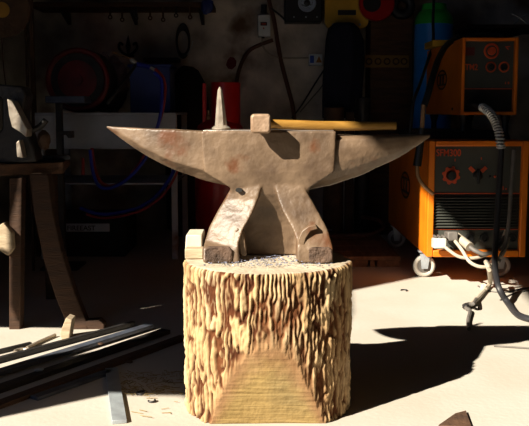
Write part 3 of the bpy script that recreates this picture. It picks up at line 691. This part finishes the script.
# pallet
PL = thing('pallet', 'low dusty timber pallet on the floor between stump and welder', 'pallet', (P(370,262,4.1).x, 4.5, 0))
zp = P(370,256.5,4.1).z; hx = P(400.5,260,4.1).x; lx = P(338,260,4.1).x-.35
n = 5
for k in range(n):
    y0 = 4.1+k*.17; B().bb(lx, hx, y0, y0+.155, zp-.02, zp).build('deck_board', 'palletwood', PL, bevel=.002)
for x0_, x1_ in ((lx,lx+.10),((lx+hx)/2+.06,(lx+hx)/2+.17),(hx-.115,hx-.002),((lx+hx)/2+.18,hx-.125)):
    B().bb(x0_, x1_, 4.1, 4.93, 0, zp-.021).build('bearer', 'palletwood', PL, bevel=.002)
hose('brown_hose', 'browncable', [(318,236,4.6),(340,236,4.6),(358,236,4.6),(374,233,4.6),(383,227,4.7),(378,220,4.8),(362,217,4.9)], 4.6, .011, 'brown hose looping just above the timber pallet')
b = B(); b.tube([P(324,229.5,4.899),P(332,230,4.899)], .004, 6, 0); tag(b.build('steel_pin', 'palesteel'), 'tiny bright pin on the dark metal tube right of the anvil foot', 'pin')
# shelf top right
SH2 = thing('metal_shelf', 'thin brown wall shelf in the dark at the upper right', 'shelf', tuple(P(505,27,4.95)))
B().bb(P(470,28,4.9).x, 1.95, 4.9, 5.3, P(500,28,4.9).z, P(500,28,4.9).z+.02).build('board', 'brownwood', SH2, bevel=.002)
for px in (480, 524): q = P(px,28,4.9); B().bb(q.x-.01, q.x+.01, 4.95, BY, q.z-.03, q.z-.001).build('bracket', 'darkiron', SH2)
b = B(); b.tube([P(512,14,4.95),P(520,18,4.95),P(528,24,4.95)], .005, 8); b.tube([P(528,14,4.95),P(520,18,4.95),P(514,24.5,4.95)], .004, 8)
tag(b.build('steel_clamp', 'chrome'), 'bright crossed steel clamp on the shelf at the top right corner', 'clamp')

# ================================================================ WELDER
WD = 3.69
W = thing('welding_machine', 'large orange SFM300 welding machine on caster wheels at the right', 'welding machine', (.93, 4.2, 0))
wx0, wx1 = P(426.5,200,WD).x, P(525.5,200,WD).x; wz0, wz1 = P(470,256,WD).z, P(470,140.5,WD).z; WB_ = 4.82
B().bb(wx0, wx1, WD+.02, WB_, wz0, wz1).build('housing', 'orange', W, bevel=.008)
def frame(b, x0, x1, z0, z1, t, y0, y1, tt=None, tb=None):
    tt = tt or t; tb = tb or t
    b.bb(x0, x0+t, y0, y1, z0, z1); b.bb(x1-t, x1, y0, y1, z0, z1); b.bb(x0+t, x1-t, y0, y1, z1-tt, z1); b.bb(x0+t, x1-t, y0, y1, z0, z0+tb)
frame(b := B(), wx0, wx1, wz0, wz1, .028, WD-.03, WD+.02, .024, .030); b.build('front_frame', 'orange', W, bevel=.004)
yp = WD-.005
zd = P(470,193,yp).z; zv = P(470,229,yp).z
b = B(); b.bb(wx0+.028, wx1-.028, yp, WD+.02, zd, wz1-.024); CP = b.build('control_panel', 'panel', W)
b = B(); b.bb(wx0+.028, wx1-.028, yp, WD+.02, zv, zd-.004); VB = b.build('vent_backing', 'cavity', W)
for k in range(11):
    z = zd-.018-(zd-zv-.024)*k/10.5
    B().box(((wx0+wx1)/2, yp-.006, z), (wx1-wx0-.07, .016, .0025), RX(.5)).build('louvre', 'panel', VB)
b = B(); b.bb(wx0+.028, wx1-.028, yp, WD+.02, wz0+.03, zv-.003); SPn = b.build('socket_panel', 'panel', W)
B().bb(wx0+.028, wx1-.028, yp-.004, yp, zd-.004, zd).build('divider_strip', 'redprint', W)
B().bb(wx0+.028, wx1-.028, yp-.003, yp, zv-.003, zv).build('divider_strip', 'redprint', W)
q = P(436,156,yp); text('SFM300', 'lettering', 'redprint', CP, (q.x, yp-.0015, q.z), .042, sx=.80)
q = P(451,175.5,yp)
B().poly([(q.x+(.040 if (k//3)%2 else .033)*math.cos(2*PI*k/48), q.z+(.040 if (k//3)%2 else .033)*math.sin(2*PI*k/48)) for k in range(48)], 'y', yp-.003, yp+.001).build('dial_ring', 'redprint', CP, smooth=False)
B().lathe([(.022,0),(.022,.006),(.018,.025),(.0,.026)], q+Vector((0,-.002,0)), 28, FRONT).build('knob', 'black', CP)
q = P(477.5,175.5,yp)
B().lathe([(.020,0),(.020,.006),(.014,.012),(.0,.013)], q, 24, FRONT).build('knob', 'black', CP)
B().box(q+Vector((0,-.018,-.004)), (.012,.016,.062)).build('knob_pointer', 'black', CP, bevel=.003)
for a in (math.radians(45), math.radians(135)):
    for dr in (.030,.044): B().box(q+Vector((math.cos(a)*dr, -.002, math.sin(a)*dr*.9+.003)), (.016,.003,.014), RY(PI/2-a)).build('scale_mark', 'redprint', CP)
for c_, z_ in ((q+Vector((.014,-.002,.074)), (.004,.003,.010)), (P(455,160,yp)+Vector((0,-.002,0)), (.004,.003,.012)), (P(503,188,yp)+Vector((0,-.002,0)), (.004,.003,.016)), (P(506,189,yp)+Vector((0,-.002,0)), (.006,.003,.008))):
    B().box(c_, z_).build('scale_mark', 'redprint', CP)
for k, px in enumerate((490, 495, 500)): B().lathe([(.006,0),(.004,.005)], P(px,176.5,yp), 12, FRONT).build('indicator', 'redprint' if k == 1 else 'black', CP)
for px in (469.5, 484, 500, 512):
    qq = P(px,238,yp); b = B(); b.lathe([(.020,0),(.020,.012),(.013,.013),(.012,.004)], qq, 20, FRONT); b.build('socket', 'black', SPn)
# emblem on the left side (normal -x)
def emblem(par, c, w, h, m='black'):
    b = B(); x = c.x-.0015
    b.ring((x, c.y, c.z), 1, .09, Matrix(((0,0,.02),(w,0,0),(0,h,0))), 32, 6)
    for s_ in (-1, 1):
        b.bb(x-.002, x+.002, c.y+s_*w*.28-w*.10, c.y+s_*w*.28+w*.10, c.z-h*.45, c.z+h*.45)
    b.bb(x-.002, x+.002, c.y-w*.72, c.y+w*.72, c.z+h*.45, c.z+h*.62); b.bb(x-.002, x+.002, c.y-w*.72, c.y+w*.72, c.z-h*.62, c.z-h*.45)
    b.build('emblem', m, par)['label'] = 'round black maker emblem on the side'
def side_pt(px, py, xw):
    r = ray(px, py); return CAM+r*(xw/r.x)
emblem(W, side_pt(405.5, 185, wx0), .13, .062)
# casters
def caster(px, D, vis=True, x=None):
    x = x if x is not None else P(px,265,D).x; R = .052
    b = B(); b.hull([[Vector(p) for p in ((x-.014,D-.022,R-.01),(x+.014,D-.022,R-.01),(x+.024,D-.022,wz0-.004),(x-.024,D-.022,wz0-.004))], [Vector(p) for p in ((x-.014,D-.018,R-.01),(x+.014,D-.018,R-.01),(x+.024,D-.018,wz0-.004),(x-.024,D-.018,wz0-.004))]])
    b.bb(x-.03, x+.03, D-.03, D+.03, wz0-.006, wz0)
    fk = b.build('caster_fork', 'palesteel', W)
    B().ring((x, D, R), .040, .0118, FRONT, 36, 10).build('caster_tyre', 'wheel', fk)
    B().lathe([(.036,-.008),(.036,.008)], (x,D,R), 28, FRONT).build('wheel_disc', 'greycable', fk)
    B().lathe([(.012,-.02),(.012,.02)], (x,D,R), 14, FRONT).build('axle', 'darkiron', fk)
caster(424, 3.85); caster(0, 3.85, x=wx1-.06); caster(0, 4.7, x=wx0+.03); caster(0, 4.7, x=wx1-.06)
for zz in (): pass
# wire feeder on top
FD = 3.86
TM = thing('wire_feeder', 'orange TM2 wire feeder box standing above the large welding machine', 'wire feeder', (1.02, 4.2, wz1))
tx0, tx1 = P(460,80,FD).x, P(516.5,60,FD).x; tz0, tz1 = P(490,115,FD).z, P(490,38,FD).z
TBK = 4.66
B().bb(tx0, tx1, FD+.02, TBK, tz0, tz1).build('housing', 'orange', TM, bevel=.006)
frame(b := B(), tx0, tx1, tz0, tz1, .015, FD-.03, FD+.02); b.build('front_frame', 'orange', TM, bevel=.003)
yp2 = FD-.004; tzd = P(490,88.5,yp2).z
b = B(); b.bb(tx0+.015, tx1-.015, yp2, FD+.02, tzd, tz1-.015); CP2 = b.build('control_panel', 'panel', TM)
B().bb(tx0+.015, tx1-.015, yp2+.003, FD+.02, tz0+.015, tzd-.003).build('lower_panel', 'cavity', TM)
B().bb(tx0+.015, tx1-.015, yp2-.003, yp2+.002, tzd-.003, tzd).build('divider_strip', 'redprint', TM)
q = P(465,70,yp2); text('TM2', 'lettering', 'redprint', CP2, (q.x, yp2-.0015, q.z), .038, sx=.80)
for px, py, r_ in ((491.5,51,.030),(490.8,67,.021),(504,67,.021)):
    q = P(px, py, yp2); B().ring(q+Vector((0,-.001,0)), r_, r_*.17, FRONT, 32, 6).build('dial_ring', 'redprint', CP2)
    B().lathe([(r_*.62,0),(r_*.55,.016),(0,.017)], q, 24, FRONT).build('knob', 'redprint' if r_ > .025 else 'black', CP2)
q = P(469.5,51.5,yp2); B().box(q, (.045,.005,.036)).build('display', 'darkred', CP2)
q = P(507,48,yp2)
for c_, z_, r_ in ((q, (.02,.003,.004), .8), (q+Vector((.004,0,.006)), (.02,.003,.004), -.1), (P(505.5,83,yp2), (.004,.003,.010), 0), (P(508.5,83,yp2), (.007,.003,.010), 0)):
    B().box(c_, z_, RY(r_)).build('scale_mark', 'redprint', CP2)
emblem(TM, side_pt(442, 80, tx0), .11, .045)
b = B(); qq = side_pt(452.5, 109, tx0); b.box(qq, (.006,.02,.012)); b.build('latch', 'black', TM)
for x, y in ((tx0+.03,FD+.04),(tx1-.03,FD+.04),(tx0+.03,TBK-.08),(tx1-.03,TBK-.08)):
    B().lathe([(.026,0),(.022,.01),(.014,.03),(.014,.07),(.024,tz0-wz1-.001)], (x,y,wz1+.001), 16).build('foot', 'black', TM)
B().bb(tx0-.16, tx1-.02, FD+.02, TBK-.1, wz1+.001, wz1+.035).build('carrier_tray', 'cavity', TM, bevel=.003)
B().lathe([(.028,0),(.026,.03),(.020,.08)], P(472,104,yp2+.01), 20, FRONT@RY(.35)).build('torch_socket', 'black', TM)
# ochre box on top rear of feeder
tag(B().bb(P(430,40,4.45).x+.0, P(458,40,4.45).x, 4.38, 4.6, tz1+.001, tz1+.035).build('ochre_box', 'yellow', bevel=.003), 'flat ochre box lying on top of the wire feeder', 'box')
# torch cable with spring
CB = thing('torch_cable', 'dark blue torch cable with silver spring hanging before the welder', 'cable', tuple(P(500,150,3.66)))
c_pts = [(482,107,3.74),(489,112,3.66),(495,121,3.62),(499,133,3.60),(501,148,3.60)]
B().tube([P(x,y,d) for x,y,d in [(474,104,3.80),(482,107,3.74),(489,112,3.66),(495,121,3.62),(499,133,3.60),(501,150,3.60),(499.5,180,3.58),(497.5,215,3.55),(495.5,245,3.50),(495,268,3.40),(499,288,3.28)]]+[F(508,303,.013),F(520,316,.012),F(545,322,.012)], .0125, 10, 6).build('sheath', 'rubber', CB)
# helix spring
b = B(); base = [P(*q) for q in c_pts]; pts = []
def cat(ps, t):
    i = min(int(t*(len(ps)-1)), len(ps)-2); f = t*(len(ps)-1)-i
    p0, p1, p2, p3 = ps[max(i-1,0)], ps[i], ps[i+1], ps[min(i+2,len(ps)-1)]
    return .5*((2*p1)+(-p0+p2)*f+(2*p0-5*p1+4*p2-p3)*f*f+(-p0+3*p1-3*p2+p3)*f**3)
for k in range(20*10+1):
    t = k/200; p = cat(base, t); tg = (cat(base, min(1,t+.01))-cat(base, max(0,t-.01))).normalized()
    a = tg.cross(Vector((0,1,0))).normalized(); c2 = a.cross(tg); an = 2*PI*k/10
    pts.append(p+(a*math.cos(an)+c2*math.sin(an))*.0165)
b.tube(pts, .0042, 6, 0); b.build('spring', 'chrome', CB)['label'] = 'coiled silver spring guard'
# second thick black cable over the feeder, down its left side to a copper spring and handle
C2 = thing('welding_torch', 'black torch lead arching over the wire feeder to a hanging grip', 'torch', tuple(P(425,110,4.0)))
B().tube([P(x,y,d) for x,y,d in [(500,36,4.1),(486,35,4.1),(472,36,4.1),(458,38,4.1),(447,45,3.95),(439,58,3.8),(433,76,3.66),(428,94,3.6),(424,106,3.58)]], .014, 10, 6).build('lead', 'rubber', C2)
B().tube([P(423.5,104,3.58),P(422,128,3.58)], .010, 10, 0).build('strain_relief', 'copper', C2)
B().tube([P(422,128,3.58),P(420,146,3.58),P(417,166,3.58)], [.014,.018], 12).build('grip', 'black', C2)
B().tube([P(417,166,3.58),P(418,176,3.58),P(424,186,3.58),P(433,194,3.6)], .008, 10, 6).build('swan_neck', 'copper', C2)
hose('thin_lead', 'rubber', [(434,-8,4.8),(433,20,4.7),(433,44,4.6),(428,60,4.5),(420,84,4.3),(413,104,4.2),(410,140,4.2)], 4.5, .008, 'thin black lead crossing the blue cylinder', 'cable')
# plugs and their cables
def plug(px, py, D, label, m, pts, sz, cname='plug', lead='palecable'):
    q = P(px, py, D); T = thing(cname, label, 'plug', tuple(q), None)
    B().box(q, sz, RX(-.1)).build('plug_body', m, T, bevel=.006)
    pp = [P(*a) if a[2] else F(a[0], a[1], .008) for a in pts]
    B().tube(pp, .0072, 8, 6).build('plug_lead', lead, T)
    return T
T = plug(439, 243, 3.60, 'square off-white plug hanging at the lower left of the welder', 'white', [(444,246,3.58),(450,251,3.56),(460,257,3.54),(474,258,3.54),(488,254,3.56),(500,244,3.60),(506,230,3.62)], (.055,.06,.045))
for dx in (-.018, 0, .018): B().box(P(439,243,3.60)+Vector((dx,-.0,.027)), (.010,.05,.012)).build('rib', 'greycable', T, bevel=.002)
T = plug(451, 236, 3.63, 'grey cable connector plugged in right of the square plug', 'greycable', [(455,241,3.58),(462,250,3.54),(470,262,3.50),(482,267,3.48),(494,264,3.5),(503,254,3.52),(509,238,3.6)], (.045,.08,.04))
T = thing('cable_connector', 'fat pale round connector slanting out of the welder socket', 'connector', tuple(P(462,242,3.62)))
B().tube([P(457,236,3.66),P(463,241,3.60),P(470,247,3.55)], [.016,.020], 14, 0).build('barrel', 'palecable', T)
B().tube([P(470,247,3.55),P(476,251,3.53),P(486,254,3.52),P(498,247,3.54),(P(505,236,3.62))], .010, 8, 6).build('connector_lead', 'greycable', T)
hose('hanging_lead', 'greycable', [(514,150,3.62),(511,190,3.60),(509,220,3.58),(505,245,3.55),(498,262,3.5)], 3.6, .009, 'brown-grey cable hanging over the right side of the welder front', 'cable')
GL = thing('ground_lead', 'knotted pale cable end with small clamp trailing on sunlit floor', 'cable', tuple(F(472,303)))
B().tube([P(486,262,3.5), P(489,270,3.4), F(490,283,.02), F(484,291,.010), F(478,298,.010), F(471,305,.010)], .010, 8, 6).build('lead', 'palecable', GL)
B().tube([F(476,299,.014),F(473,304,.03),F(468,304,.014),F(466,308,.01),F(470,311,.01),F(468,321,.008),F(469,329,.008)], .007, 8, 6).build('knot', 'greycable', GL)
B().blob(F(466,306,.014), (.014,.012,.012), .4, 3, 3, 1).build('clamp', 'darkiron', GL)
B().blob(F(484,288,.02), (.016,.012,.02), .25, 3, 3, 4).build('tape_wrap', 'palecable', GL)
for k, pts in enumerate([[(478,286),(490,291),(505,292),(520,289),(540,286)],[(500,300),(512,294),(524,291),(540,290)],[(494,346-0),(510,347),(540,349)]]):
    b = B().tube([F(x,y,.0035) for x,y in pts], .003, 6, 5)
    tag(b.build('thin_wire', 'greycable'), ['thin wire on lit floor under the welder, farther strand','thin wire on the lit floor under the welder, nearer strand','thin wire on the floor at the right edge below the cable'][k], 'wire')

# ================================================================ LIGHT
sd = Vector((1.10, .97, -1)).normalized()
L = bpy.data.lights.new('sun', 'SUN'); L.energy = 12.6; L.angle = math.radians(.6); L.color = (1, .90, .745)
so = bpy.data.objects.new('sun', L); C.objects.link(so); so.rotation_euler = sd.to_track_quat('-Z', 'Y').to_euler(); so.location = (-3, -2, 4)
w = bpy.data.worlds.new('world'); bpy.context.scene.world = w; w.use_nodes = True
bg = w.node_tree.nodes['Background']; bg.inputs[0].default_value = (.45, .62, 1, 1); bg.inputs[1].default_value = .45
# ================================================================ CAMERA
cd = bpy.data.cameras.new('camera'); cd.sensor_width = 36; cd.lens = 36*FP/529; cd.clip_start = .01
co = bpy.data.objects.new('camera', cd); C.objects.link(co); co.location = CAM; co.rotation_euler = (PI/2-PITCH, 0, 0)
sc = bpy.context.scene; sc.camera = co
sc.view_settings.view_transform = 'Standard'; sc.view_settings.look = 'None'; sc.view_settings.exposure = 0; sc.view_settings.gamma = 1
